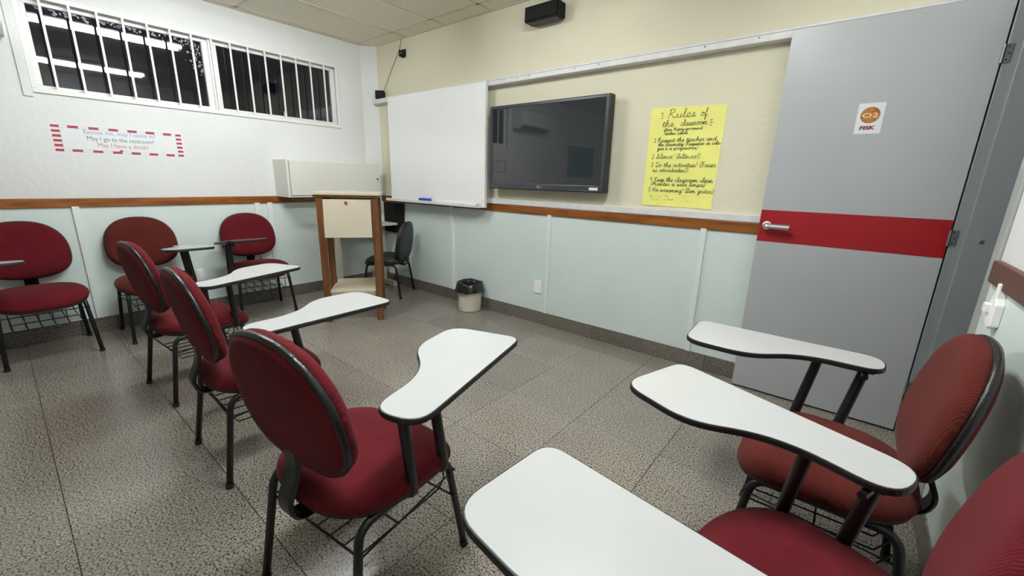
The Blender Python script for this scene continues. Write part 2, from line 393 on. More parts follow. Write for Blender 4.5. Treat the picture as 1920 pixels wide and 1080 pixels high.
# inner frame and two sashes
for (y0, y1) in ((.335, 1.455), (1.475, 2.635)):
    f = .045; x0, x1 = -.085, -.045
    fr = obj('sash', box(box(box(box(BM(), x0, x1, y0, y1, 1.845, 1.845+f), x0, x1, y0, y1, 2.47-f*1.1, 2.47), x0, x1, y0, y0+f, 1.845+f, 2.47-f*1.1), x0, x1, y1-f, y1, 1.845+f, 2.47-f*1.1), M_WPAINT, win, bevel=.003)
    pane = obj('pane', B(-.068, -.063, y0+f-.005, y1-f+.005, 1.885, 2.427), M_GLASS, fr)
wbox('mullion', -.09, -.02, 1.452, 1.478, 1.842, 2.472)
# peeling film flakes on the left pane
fl = BM(); rnd = random.Random(3)
for k in range(150):
    if k < 90: y = rnd.uniform(.42, 1.36); z = 2.418-abs(rnd.gauss(0, .018))
    else: y = 1.40-abs(rnd.gauss(0, .05)); z = 2.40-abs(rnd.gauss(0, .12))
    s = rnd.uniform(.004, .014); n = 6; a0 = rnd.random()*6
    prism(fl, [(y+s*rnd.uniform(.5, 1.3)*math.cos(a0+j*6.283/n), max(1.9, min(2.424, z+s*rnd.uniform(.5, 1.2)*math.sin(a0+j*6.283/n)))) for j in range(n)], -.0628, -.0622, 'YZ')
ff = obj('film_flakes', fl, M_FILM, win); ff['kind'] = 'stuff'
for y, z in ((.985, 1.868), (2.06, 1.90)):
    l = BM(); box(l, -.045, -.018, y-.035, y+.035, z-.006, z+.008) if z < 1.88 else box(l, -.045, -.02, y-.008, y+.008, z-.04, z+.035)
    obj('latch', l, M_STEEL, win, bevel=.003)

# ------------------------------------------------------------------ door, frame
dr = empty('door_1', (.38, 2.984, 0)); struct(dr, 'tall grey door swung open against the cream wall, red band across', 'door')
def dloc(bm): 
    bmesh.ops.translate(bm, verts=bm.verts, vec=(-.38, -2.984, 0)); return bm
DF = 2.966
leaf = obj('door_leaf', dloc(B(-.448, .38, DF, DF+.036, .012, 2.155)), M_DOOR, dr, bevel=.002)
band = obj('red_band', dloc(B(-.4475, .3795, DF-.0012, DF+.002, .988, 1.177)), M_RED, dr); band['label'] = 'wide red band at handle height'
hd = BM(); 
loft(hd, [[(-.405+.026*math.cos(a), DF-.001, 1.085+.026*math.sin(a)) for a in [2*math.pi*k/20 for k in range(20)]],
          [(-.405+.026*math.cos(a), DF-.010, 1.085+.026*math.sin(a)) for a in [2*math.pi*k/20 for k in range(20)]],
          [(-.405+.019*math.cos(a), DF-.014, 1.085+.019*math.sin(a)) for a in [2*math.pi*k/20 for k in range(20)]]])
tube(hd, bend([(-.405, DF-.010, 1.085), (-.405, DF-.052, 1.085), (-.285, DF-.052, 1.083)], .02), .0145, 12)
hdl = obj('lever_handle', dloc(hd), M_STEEL, dr, smooth=False, bevel=.001); hdl['label'] = 'steel lever handle'
ring = BM(); loft(ring, [[(-.285, DF-.052+.0148*math.cos(a), 1.083+.0148*math.sin(a)) for a in [2*math.pi*k/12 for k in range(12)]], [(-.281, DF-.052+.0148*math.cos(a), 1.083+.0148*math.sin(a)) for a in [2*math.pi*k/12 for k in range(12)]]])
obj('handle_tip', dloc(ring), M_GOLDRIM, hdl)
# sticker
st = obj('sticker', dloc(prism(BM(), roundpoly([(-.086, 1.595), (.022, 1.595), (.022, 1.746), (-.086, 1.746)], .005), DF-.0008, DF, 'XZ')), M_PAPER, dr); st['label'] = 'white sticker with gold disc 02 and FISK lettering'
cxs, czs = -.032, 1.687
def disc(r, y, m, n): 
    b2 = BM(); prism(b2, [(cxs+r*math.cos(2*math.pi*k/40), czs+r*math.sin(2*math.pi*k/40)) for k in range(40)], DF-y, DF-.0004, 'XZ'); return obj(n, dloc(b2), m, st)
disc(.0395, .0011, M_GOLDRIM, 'disc_rim'); disc(.037, .0014, M_GOLD, 'disc')
def ft(name, s, size, m, par, x, y, z, **k): return text_mesh(name, s, size, m, par, Matrix.Translation((-.38, -2.984, 0)) @ onFront(x, y, z), **k)
ft('lettering', 'O2', .031, M_PRINTW, st, -.063, DF-.0016, 1.6755, width=.062, extrude=.0003)
ft('lettering', 'FISK', .025, M_MAROON, st, -.066, DF-.0010, 1.616, width=.064, off=.0012, extrude=.0003, shear=.12)
for z0 in (1.873, 1.052, .236):
    h = BM(); box(h, .381, .407, 2.9565, 2.9595, z0, z0+.078); tube(h, [(.380, 2.957, z0), (.380, 2.957, z0+.078)], .006, 8)
    hg = obj('hinge', dloc(h), M_HINGE, dr)
    for k in range(3):
        s = BM(); prism(s, [(.394+(.004 if k == 1 else 0)+.0035*math.cos(a*.785), z0+.012+.027*k+.0035*math.sin(a*.785)) for a in range(8)], 2.9555, 2.957, 'XZ'); obj('screw', dloc(s), M_BLACK, hg)
jf = empty('trim_4', (XR, 2.6, 0)); struct(jf, 'grey metal door frame at the right edge', 'trim')
def jl(bm): bmesh.ops.translate(bm, verts=bm.verts, vec=(-XR, -2.6, 0)); return bm
obj('hinge_jamb', jl(B(.386, .60, 2.96, 2.995, .002, DZ+.02)), M_JAMB, jf, bevel=.003)
obj('rebate_strip', jl(B(.43, .60, 2.945, 2.9605, .002, DZ)), M_JAMB, jf, bevel=.003)
obj('latch_jamb', jl(B(.412, .60, 2.24, 2.272, .002, DZ+.02)), M_JAMB, jf, bevel=.003)
obj('head_jamb', jl(B(.412, .60, 2.272, 2.945, DZ-.02, DZ+.02)), M_JAMB, jf, bevel=.003)
obj('casing', jl(B(.410, .42, 2.178, 2.255, 0, 2.24)), M_CASE, jf, bevel=.003)
sc = BM(); loft(sc, [[(.487+.010*math.cos(a*.524), 2.9452, 1.085+.010*math.sin(a*.524)) for a in range(12)], [(.487+.008*math.cos(a*.524), 2.940, 1.085+.008*math.sin(a*.524)) for a in range(12)]])
obj('screw', jl(sc), M_STEEL, jf)

# ================================================================== LAMPS
def lamp(x, y, label, tm):
    L = empty('ceiling_light', (x, y, ZC)); tag(L, label, 'ceiling light', 'fluorescent ceiling lights')
    bm = BM(); pr = [(-.15, 0), (.15, 0), (.13, -.03), (-.13, -.03)]
    a = [(p[0], -.62, p[1]) for p in pr]; b = [(p[0], .62, p[1]) for p in pr]
    loft(bm, [a, b]); obj('housing', bm, M_WPAINT, L)
    for s in (-.07, .07):
        obj('tube', tube(BM(), [(s, -.59, -.05), (s, .59, -.05)], .018, 8), tm, L)
        for e in (-.6, .6): obj('tube_holder', B(s-.02, s+.02, e-.012, e+.012, -.075, -.028), M_WPAINT, L)
    return L
lamp(-3.09, 1.10, 'fluorescent light over the middle of the room nearest the window wall', M_TUBE)
lamp(-.79, 1.18, 'fluorescent light over the right side near the door', M_TUBE2)

# ================================================================== CHAIRS
MC = {}
def cached(key, fn, m, smooth=False):
    k = (key, m.name)
    if k not in MC:
        bm = fn(); me = bpy.data.meshes.new(key); bmesh.ops.recalc_face_normals(bm, faces=bm.faces); bm.to_mesh(me); bm.free(); me.materials.append(m)
        if smooth:
            for p in me.polygons: p.use_smooth = True
        MC[k] = me
    return MC[k]
def spow(c, e): return math.copysign(abs(c)**e, c)
def seat_outline(ins, n=44):
    out = []
    for k in range(n):
        a = 2*math.pi*k/n; e = 2/2.75
        x = spow(math.cos(a), e)*(.25-ins); y = spow(math.sin(a), e)*(.24-ins)
        x *= 1+.05*(y/.24) ; out.append((x, y+.015))
    return out
def sagz(x, y):
    f = max(0, y-.06); return -1.1*f*f - .25*max(0, abs(y)-.12)**2 + .12*x*x*0
def seat_mesh():
    prof = [(.03, .408), (.006, .414), (0, .428), (.002, .445), (.012, .462), (.03, .474), (.06, .482), (.11, .487), (.17, .489), (.22, .490)]
    bm = BM(); return loft(bm, [[(x, y, z+sagz(x, y)) for x, y in seat_outline(i)] for i, z in prof])
def pan_mesh():
    prof = [(.05, .388), (.02, .394), (.008, .405), (.006, .4145)]
    return loft(BM(), [[(x, y, z+sagz(x, y)) for x, y in seat_outline(i)] for i, z in prof])
def back_outline(ins, n=48):
    out = []
    for k in range(n):
        a = 2*math.pi*k/n; c, s = math.cos(a), math.sin(a)
        if s >= 0: e = 2/2.35; z = (.245-ins)*spow(s, e)
        else: e = 2/2.6; z = (.175-ins)*spow(s, e)
        out.append(((.236-ins)*spow(c, e), z))
    return out
BT = math.radians(11)
def bplace(x, d, z):   # d forward of the back's mid plane
    d = d + .15*x*x - .35*z*z*0
    y = -.222 + d*math.cos(BT) - z*math.sin(BT); zz = .692 + z*math.cos(BT) + d*math.sin(BT)*.6
    return (x, y, zz)
def back_mesh(prof): return loft(BM(), [[bplace(x, d, z) for x, z in back_outline(i)] for i, d in prof])
def back_front(): return back_mesh([(.008, .004), (.004, .012), (.004, .022), (.010, .034), (.024, .044), (.05, .050), (.09, .053), (.14, .054)])
def back_rear(): return back_mesh([(.008, -.008), (.012, -.016), (.03, -.024), (.07, -.029), (.12, -.031)])
def back_trim(): return back_mesh([(.016, -.012), (.002, -.011), (-.001, -.004), (-.001, .003), (.003, .008), (.014, .009)])
def leg_pts(sx, sy):
    return bend([(sx*.23, sy*.235, .012), (sx*.205, sy*.178, .392), (sx*.205, 0, .392)], .05, 6)
def leg_mesh(sx, sy): return tube(BM(), leg_pts(sx, sy), .0128, 10)
def foot_mesh(sx, sy):
    return tube(BM(), [(sx*.2305, sy*.236, 0), (sx*.229, sy*.233, .022)], .0155, 10)
def cross_mesh():
    bm = BM()
    for y in (-.09, .12): tube(bm, [(-.205, y, .392), (.205, y, .392)], .010, 8)
    return bm
def bracket_mesh():
    path = bend([(0, .0, .392), (0, -.235, .368), (0, -.262, .43), (0, -.222, .52), (0, -.222, .58)], .05, 5)
    rings = []
    for i, p in enumerate(path):
        d = (path[min(i+1, len(path)-1)]-path[max(i-1, 0)]).normalized(); n = Vector((0, -d.z, d.y)).normalized()
        w = .036; h = .007
        rings.append([tuple(p+Vector((-w, 0, 0))-n*h*.3), tuple(p+Vector((-w*.7, 0, 0))+n*h), tuple(p+Vector((w*.7, 0, 0))+n*h), tuple(p+Vector((w, 0, 0))-n*h*.3), tuple(p+Vector((w*.8, 0, 0))-n*h), tuple(p+Vector((-w*.8, 0, 0))-n*h)])
    return loft(BM(), rings)
def basket_mesh():
    bm = BM(); r = .0032
    for k in range(6):
        x = -.165+.066*k
        tube(bm, [(x, .20, .342), (x, .205, .275), (x-.008, .185, .242), (x-.008, -.15, .25), (x, -.185, .305)], r, 5)
    for p in (((-.222, .20, .342), (.222, .20, .342)), ((-.226, .19, .243), (.226, .19, .243)), ((-.215, -.185, .305), (.215, -.185, .305)), ((-.175, .0, .244), (.16, .0, .244))):
        tube(bm, p, r*1.15, 5)
    for s in (-1, 1): tube(bm, [(s*.218, .20, .342), (s*.213, -.185, .305)], r, 5)
    return bm
TOP = [(.395, -.115), (.395, .545), (.092, .53), (.085, .285), (.235, .125), (.235, -.115)]
TRAD = [.075, .06, .08, .08, .12, .075]
def tab_out(ins=0):
    pts = roundpoly(TOP, TRAD, 7)
    if not ins: return pts
    out = []; n = len(pts)
    for i in range(n):
        a, b = Vector(pts[i-1]), Vector(pts[(i+1) % n]); d = (b-a)
        d = d.normalized() if d.length > 1e-6 else Vector((1, 0)); nr = Vector((-d.y, d.x)); out.append(tuple(Vector(pts[i])+nr*ins))
    return out
TZ = .70
def tablet_top():  return loft(BM(), [[(x, y, TZ-.014) for x, y in tab_out(.003)], [(x, y, TZ-.0015) for x, y in tab_out(.003)], [(x, y, TZ) for x, y in tab_out(.0045)]])
def tablet_edge():
    a, b = tab_out(-.001), tab_out(.0035)
    return loft(BM(), [[(x, y, TZ-.0035*0-.001) for x, y in b], [(x, y, TZ-.0018) for x, y in tab_out(.0005)], [(x, y, TZ-.006) for x, y in a], [(x, y, TZ-.017) for x, y in a], [(x, y, TZ-.021) for x, y in tab_out(.004)]], cap0=False, cap1=True)
def post_mesh(top, y0):
    tx, ty, tz = top
    return tube(BM(), bend([(tx, ty, tz-.018), (tx+(.232-tx)*.12, ty+(y0-ty)*.12, tz-.06), (.236, y0, .405), (.205, y0, .388)], .03, 4), .0168, 10, 1)
def arm_mesh():
    bm = BM(); box(bm, .262, .338, -.085, .12, TZ-.030, TZ-.0205); tube(bm, [(.262, -.06, TZ-.034), (.225, -.06, TZ-.034)], .010, 8); return bm
def chair(x, y, face, label, fab=None, hand=1, tab=None, tilt=0, tdx=0, arm=True):
    """face: heading of the sitter in degrees, 90 = towards the cream wall"""
    fab = fab or M_FAB
    c = empty('tablet_chair' if arm else 'office_chair', (x, y, 0), math.radians(face-90))
    tag(c, label, 'chair', 'maroon tablet arm chairs' if arm else None)
    link('seat', cached('seat', seat_mesh, fab, True), c)
    link('seat_pan', cached('seat_pan', pan_mesh, M_BPLAS, True), c)
    bk = link('backrest', cached('backrest', back_front, fab, True), c)
    link('backrest_rear', cached('backrest_rear', back_rear, fab, True), bk)
    link('edge_trim', cached('edge_trim', back_trim, M_TRIMB, True), bk)
    for sx in (-1, 1):
        for sy in (-1, 1):
            l = link('leg', cached('leg%d%d' % (sx, sy), lambda: leg_mesh(sx, sy), M_BLACK, True), c)
            link('foot_cap', cached('foot%d%d' % (sx, sy), lambda: foot_mesh(sx, sy), M_BPLAS), l)
    link('cross_tube', cached('cross_tube', cross_mesh, M_BLACK, True), c)
    link('back_bracket', cached('back_bracket', bracket_mesh, M_BLACK), c)
    if not arm: return c
    link('book_basket', cached('book_basket', basket_mesh, M_BLACK, True), c)
    # tablet pose in the chair's own frame (tab = world x, y, degrees, height of the tablet frame)
    if tab:
        W = Matrix.Translation((tab[0], tab[1], tab[3]-TZ)) @ Matrix.Rotation(math.radians(tab[2]), 4, 'Z')
        Lm = (Matrix.Translation((x, y, 0)) @ Matrix.Rotation(math.radians(face-90), 4, 'Z')).inverted() @ W
    else: Lm = Matrix.Translation((tdx, 0, 0))
    if tilt:
        pv = Matrix.Translation((.3, 0, TZ)); Lm = Lm @ pv @ Matrix.Rotation(math.radians(tilt), 4, 'X') @ pv.inverted()
    Lm = Matrix.Scale(hand, 4, (1, 0, 0)) @ Lm
    for y0, yt in ((-.005, -.06), (.13, .08)):
        t = Lm @ Vector((.30, yt, TZ)); t.x *= hand
        bm = post_mesh(t, y0); bmesh.ops.scale(bm, verts=bm.verts, vec=(hand, 1, 1)); obj('arm_post', bm, M_BLACK, c, smooth=True)
    tb = link('writing_tablet', cached('writing_tablet', tablet_top, M_TABLET), c); tb.matrix_local = Lm
    link('tablet_edge', cached('tablet_edge', tablet_edge, M_BPLAS), tb); link('arm_plate', cached('arm_plate', arm_mesh, M_BLACK), tb)
    return c
chair(-1.105, .615, 97, 'maroon tablet chair seen from behind, largest of the middle row, worn black edge trim', tab=(-1.154, .574, 15.4, .72))
chair(-2.095, .664, 89, 'maroon tablet chair seen from behind, in the middle of the centre row', tab=(-2.124, .649, 1.4, .70))
chair(-3.07, .674, 94, 'maroon tablet chair seen from behind, in the centre row nearest the window wall', tab=(-3.08, .63, 18, .70))
chair(.075, 1.615, 180, 'brownish maroon tablet chair at the right beside the open grey door', fab=M_FABB, tab=(.071, 1.617, 90.4, .70))
chair(.06, .955, 168, 'bright maroon tablet chair at the right wall, second from the door', tab=(-.015, .89, 69.5, .70))
chair(.03, .36, 180, 'tablet chair nearest the camera, only its white writing tablet in view', tab=(.013, .291, 83, .70))
chair(-4.385, .08, 2, 'maroon tablet chair by the window wall at the left edge of the picture', tilt=6, tdx=-.05)
chair(-4.385, .73, 0, 'brownish maroon tablet chair by the window wall with the tablet on the other side', fab=M_FABB, hand=-1, tilt=5, tdx=-.08)
chair(-4.37, 1.505, -6, 'maroon tablet chair by the window wall nearest the lectern', tilt=8.5, tdx=-.08)
SEATM = M_FAB; M_FAB = M_VINYL
ch = chair(-4.035, 2.735, 212, 'small black vinyl chair without armrest in the corner behind the lectern', arm=False, fab=M_VINYL); ch.scale = (.92, .92, .95)
for q in ch.children:
    if q.name.startswith('backrest'): q.location = (0, -.01, -.20); q.scale = (.95, 1, 1.16)
M_FAB = SEATM
#SPLIT
# ================================================================== FRONT WALL THINGS
def shifted(o_loc):
    def f(bm): bmesh.ops.translate(bm, verts=bm.verts, vec=(-o_loc[0], -o_loc[1], -o_loc[2])); return bm
    return f
# upper track
o0 = (-2.1, YF, 2.14); S = shifted(o0)
tr = empty('board_track', o0); tag(tr, 'long white wooden track running above whiteboard and television to the door', 'track')
obj('track_beam', S(B(-4.585, XR-.005, 3.006, YF, 2.128, 2.176)), M_WPAINTD, tr, bevel=.004)
obj('track_lip', S(B(-2.76, XR-.005, 3.001, 3.02, 2.166, 2.181)), M_WPAINTD, tr, bevel=.002)
rs = random.Random(5)
for x in (-2.58, -2.43, -2.31, -1.87, -1.66, -.92, -.62):
    sc = BM(); prism(sc, [(x+.005*math.cos(a*.785), 2.155+.005*math.sin(a*.785)) for a in range(8)], 3.0035, 3.007, 'XZ'); obj('screw', S(sc), M_HINGE, tr)
tag(obj('lower_track', B(-4.56, XR-.005, YF-.026, YF, RAIL1, 1.135), M_WPAINTD, bevel=.004), 'white strip running along the top of the brown rail under the television', 'track')
# whiteboard
o0 = (-3.5, 2.98, 1.05); S = shifted(o0)
wbd = empty('whiteboard', o0); tag(wbd, 'large sliding whiteboard with marker tray on the cream wall', 'whiteboard')
obj('board', S(B(-4.250, -2.775, 2.978, 2.998, 1.05, 2.168)), M_BOARD, wbd)
fr = BM()
box(fr, -4.256, -4.248, 2.974, 3.004, 1.046, 2.172); box(fr, -2.776, -2.764, 2.974, 3.004, 1.046, 2.172); box(fr, -4.248, -2.776, 2.974, 3.004, 2.164, 2.172); box(fr, -4.248, -2.776, 2.974, 3.004, 1.046, 1.054)
obj('frame', S(fr), M_WPAINT, wbd, bevel=.002)
ty = BM(); box(ty, -4.285, -2.815, 2.915, 2.978, 1.045, 1.052); box(ty, -4.285, -2.815, 2.915, 2.923, 1.052, 1.075)
obj('tray', S(ty), M_WPAINT, wbd, bevel=.002)
obj('tray_end', S(B(-2.823, -2.812, 2.915, 2.978, 1.044, 1.085)), M_WPAINT, wbd)
for x in (-4.05, -3.5, -3.0):
    sc = BM(); prism(sc, [(x+.004*math.cos(a*.785), 1.063+.004*math.sin(a*.785)) for a in range(8)], 2.9138, 2.916, 'XZ'); obj('screw', S(sc), M_HINGE, wbd)
er = empty('board_eraser', (-3.62, 2.9485, 1.0525)); tag(er, 'blue whiteboard eraser lying in the marker tray', 'eraser')
obj('grip', B(-.085, .085, -.022, .022, .012, .046), M_BLUE, er, bevel=.006); obj('felt', B(-.083, .083, -.021, .021, 0, .013), M_BPLAS, er)
# television
o0 = (-2.113, 2.97, 1.235); S = shifted(o0)
tv = empty('television', o0); tag(tv, 'large black flat television switched off beside the whiteboard', 'television')
X0, X1, Z0, Z1, TY = -2.705, -1.522, 1.232, 1.941, 2.965
bz = BM(); box(bz, X0+.008, X1-.008, TY, TY+.03, Z0+.006, Z0+.052); box(bz, X0+.008, X1-.008, TY, TY+.03, Z1-.024, Z1-.006); box(bz, X0+.008, X0+.034, TY, TY+.03, Z0+.052, Z1-.024); box(bz, X1-.034, X1-.008, TY, TY+.03, Z0+.052, Z1-.024)
obj('bezel', S(bz), M_BEZEL, tv, bevel=.002)
rm = BM(); box(rm, X0, X1, TY+.004, TY+.075, Z0, Z0+.0075); box(rm, X0, X1, TY+.004, TY+.075, Z1-.0075, Z1); box(rm, X0, X0+.0085, TY+.004, TY+.075, Z0+.0075, Z1-.0075); box(rm, X1-.0085, X1, TY+.004, TY+.075, Z0+.0075, Z1-.0075)
obj('casing', S(rm), M_BPLAS, tv, bevel=.002)
obj('screen', S(B(X0+.03, X1-.03, TY+.006, TY+.02, Z0+.048, Z1-.02)), M_SCREEN, tv)
obj('back_cover', S(B(X0+.006, X1-.006, TY+.02, TY+.075, Z0+.006, Z1-.006)), M_BPLAS, tv)
obj('wall_mount', S(B(-2.35, -1.9, TY+.07, YF, 1.42, 1.75)), M_BLACK, tv)
lg = BM(); prism(lg, [(-2.141+.010*math.cos(a*.349), 1.2615+.010*math.sin(a*.349)) for a in range(18)], TY-.0008, TY+.001, 'XZ')
lo = obj('logo', S(lg), M_ALU, tv)
text_mesh('lettering', 'LG', .020, M_ALU, tv, Matrix.Translation((-o0[0], -o0[1], -o0[2])) @ onFront(-2.127, TY-.0006, 1.2545), width=.024, extrude=.0003)
obj('price_sticker', S(B(-1.648, -1.572, TY-.0008, TY+.0005, 1.250, 1.271)), M_PAPER, tv)
# handwriting ------------------------------------------------------
def P(s):
    out = []
    for st in s.split('|'):
        v = [float(q) for q in st.split()]; out.append([(v[i], v[i+1]) for i in range(0, len(v), 2)])
    return out
G = {  # advance, strokes (baseline 0, x-height 1, ascender about 2)
 'a': (1.2, '.85 .85 .5 1 .12 .75 .1 .3 .4 0 .7 .25 .88 .95 .85 .2 1.0 0 1.2 .15'),
 'b': (1.0, '0 .2 .35 1.2 .4 1.9 .2 2 .12 1.2 .15 .2 .4 0 .75 .3 .7 .85 .35 .8 .2 .6'),
 'c': (.95, '.8 .8 .5 1 .15 .7 .15 .25 .45 0 .95 .2'),
 'd': (1.25, '.85 .85 .5 1 .12 .75 .1 .3 .4 0 .72 .25 .95 2 .88 .3 1.0 0 1.25 .15'),
 'e': (.95, '0 .2 .6 .55 .6 .95 .3 .95 .12 .5 .3 .02 .6 .02 .95 .25'),
 'f': (.9, '0 .2 .4 1.2 .5 1.9 .3 2 .25 1 .2 -.7 .35 -.9 .45 -.3 .3 .1 .9 .3'),
 'g': (1.1, '.8 .85 .45 1 .1 .7 .15 .2 .45 .1 .7 .4 .85 .95 .7 -.6 .35 -.95 .2 -.6 1.1 .15'),
 'h': (1.2, '0 .2 .35 1.2 .42 1.9 .25 2 .15 1 .12 0 .3 .7 .6 1 .75 .7 .75 .15 .9 0 1.2 .15'),
 'i': (.65, '0 .2 .25 .95 .25 .2 .4 0 .65 .15|.3 1.4 .34 1.5'),
 'k': (1.1, '0 .2 .3 1.2 .4 1.9 .22 2 .12 1 .12 0 .3 .6 .65 .95 .6 .6 .25 .5 .75 .02 1.1 .2'),
 'l': (.7, '0 .2 .4 1.3 .42 1.9 .25 2 .2 1 .25 .15 .42 0 .7 .2'),
 'm': (1.7, '0 .3 .15 .95 .15 0 .3 .7 .5 1 .65 .7 .62 0 .8 .7 1.02 1 1.18 .7 1.18 .15 1.35 0 1.7 .2'),
 'n': (1.25, '0 .3 .15 .95 .15 0 .3 .7 .55 1 .72 .7 .72 .15 .9 0 1.25 .2'),
 'o': (1.1, '.5 1 .15 .75 .15 .2 .5 0 .8 .3 .8 .8 .5 1 .6 .75 1.1 .8'),
 'p': (1.1, '0 .3 .2 .95 .15 -.9 .2 .5 .5 1 .8 .75 .75 .2 .45 0 .3 .15 .7 .05 1.1 .2'),
 'r': (.95, '0 .2 .25 1.05 .35 .9 .6 .9 .55 .3 .65 .02 .95 .15'),
 's': (.85, '0 .15 .4 1 .45 .85 .6 .4 .5 .05 .2 .05 .85 .15'),
 't': (.8, '0 .2 .35 1.2 .38 1.6 .32 .2 .5 0 .8 .15|.08 1.15 .7 1.22'),
 'u': (1.2, '0 .2 .2 .95 .2 .2 .45 0 .75 .3 .85 .95 .85 .2 1.0 0 1.2 .15'),
 'v': (1.1, '0 .3 .2 .95 .4 .05 .75 .4 .8 .95 1.1 .85'),
 'y': (1.1, '0 .3 .2 .95 .25 .3 .5 .1 .8 .4 .85 .95 .7 -.6 .4 -.95 .25 -.6 1.1 .2'),
 'z': (1.0, '0 .8 .4 1 .65 .8 .2 .1 .6 .1 1.0 .2'),
 'R': (1.6, '.3 2 .2 1 .1 0|.0 1.8 .5 2.1 1.0 1.9 .9 1.3 .25 1.05 .7 .6 1.2 0 1.6 .2'),
 'M': (2.0, '0 .1 .3 1 .4 2 .55 1.2 .75 .6 1.1 1.9 1.2 1 1.25 .1 1.5 0 2 .2'),
 'T': (1.2, '0 1.8 .5 2 1.2 1.9|.6 1.95 .5 1 .4 0 .1 .2'),
 'L': (1.3, '.7 1.9 .5 2 .35 1.4 .35 .3 .1 0 .5 .2 1.3 .1'),
 'S': (1.2, '0 .2 .6 1.2 .8 1.9 .5 2 .35 1.4 .7 .7 .6 .05 .15 .15 1.2 .2'),
 'D': (1.5, '.4 1.9 .35 1 .3 .1|.0 1.7 .6 2.05 1.2 1.6 1.2 .7 .7 .02 .2 .1 .5 .25 1.5 .2'),
 'K': (1.4, '.2 2 .2 1 .15 0|1.1 2 .6 1.3 .2 .95 .6 .8 1.0 .1 1.4 .15'),
 'N': (1.6, '.1 0 .2 1 .3 1.9 .6 1.0 .95 .1 1.1 1 1.25 2 1.6 1.9'),
 'F': (1.2, '.5 1.9 .4 1 .35 0 .1 .1|0 1.8 .5 2.05 1.2 1.95|.25 1.05 .9 1.1'),
 '1': (.8, '.1 1.5 .4 1.9 .4 1 .4 0|.1 0 .7 0'), '2': (1.1, '.1 1.5 .4 1.9 .8 1.6 .5 .8 .1 .05 .5 .1 1 .02'),
 '3': (1.1, '.1 1.7 .5 1.95 .8 1.5 .4 1.05 .85 .6 .5 .02 .05 .3'), '4': (1.1, '.2 1.9 .15 1 .8 1|.75 1.9 .7 1 .65 0'),
 '5': (1.1, '.9 1.9 .3 1.9 .2 1.2 .6 1.2 .85 .6 .5 .02 .1 .2'),
 '!': (.6, '.35 2 .3 .6|.27 .1 .3 .18'), '(': (.6, '.55 2.2 .2 1.4 .15 .5 .45 -.3'), ')': (.6, '.1 2.2 .45 1.4 .4 .5 .05 -.3'),
 '-': (.7, '.1 .6 .6 .65'), ':': (.5, '.2 .8 .22 .9|.2 .1 .22 .2'), ' ': (.8, ''),
 '^': (0, '-1.0 1.4 -.75 1.7 -.5 1.4'),
}
def cat(pts, k=4):
    if len(pts) < 3: return pts
    out = []
    for i in range(len(pts)-1):
        p0, p1, p2, p3 = pts[max(i-1, 0)], pts[i], pts[i+1], pts[min(i+2, len(pts)-1)]
        for j in range(k):
            t = j/k; out.append(tuple(.5*((2*p1[d])+(-p0[d]+p2[d])*t+(2*p0[d]-5*p1[d]+4*p2[d]-p3[d])*t*t+(-p0[d]+3*p1[d]-3*p2[d]+p3[d])*t**3) for d in (0, 1)))
    return out+[pts[-1]]
def ribbon(bm, pts, w, y, tilt):
    pts = [Vector(p) for p in pts]; L, R = [], []
    for i, p in enumerate(pts):
        d = pts[min(i+1, len(pts)-1)]-pts[max(i-1, 0)]
        d = d.normalized() if d.length > 1e-9 else Vector((1, 0)); n = Vector((-d.y, d.x))*w/2
        L.append(bm.verts.new((p.x+n.x, y, p.y+n.y))); R.append(bm.verts.new((p.x-n.x, y, p.y-n.y)))
    for i in range(len(pts)-1): bm.faces.new((L[i], R[i], R[i+1], L[i+1]))
def handwrite(s, x0, x1, base, xh, w, y, slope=0, shear=.18):
    adv = 0; strokes = []
    for ch in s:
        a, st = G[ch]
        if st:
            for pl in P(st): strokes.append([(px+adv+shear*pz, pz) for px, pz in cat(pl)])
        adv += a
    k = (x1-x0)/adv; bm = BM()
    for pl in strokes: ribbon(bm, [(x0+px*k, base+pz*xh+slope*px*k) for px, pz in pl], w, y, 0)
    return bm
o0 = (-1.006, YF, 1.49); S = shifted(o0)
po = empty('rules_poster', o0); tag(po, 'yellow handwritten classroom rules poster on the cream wall', 'poster')
def sheet():   # slightly wavy card, 50 x 66 cm
    bm = BM(); nx, nz = 10, 12; c = [(-1.254, 1.831), (-.757, 1.819), (-.766, 1.153), (-1.257, 1.159)]; g = []
    for j in range(nz+1):
        for i in range(nx+1):
            u, v = i/nx, j/nz
            x = (c[0][0]*(1-u)+c[1][0]*u)*(1-v)+(c[3][0]*(1-u)+c[2][0]*u)*v; z = (c[0][1]*(1-u)+c[1][1]*u)*(1-v)+(c[3][1]*(1-u)+c[2][1]*u)*v
            w = .0012*math.sin(v*14+u*2)+.0012
            if v > .97: w += .004*max(0, math.sin(u*9))
            g.append((x, YF-.0012-w, z))
    F = [bm.verts.new(p) for p in g]; K = [bm.verts.new((p[0], p[1]+.0008, p[2])) for p in g]; n1 = nx+1
    for j in range(nz):
        for i in range(nx):
            q = (j*n1+i, j*n1+i+1, (j+1)*n1+i+1, (j+1)*n1+i)
            bm.faces.new([F[k] for k in q]); bm.faces.new([K[k] for k in q[::-1]])
    return bm
obj('sheet', S(sheet()), M_YPAPER, po, smooth=True)
YT = YF-.0046
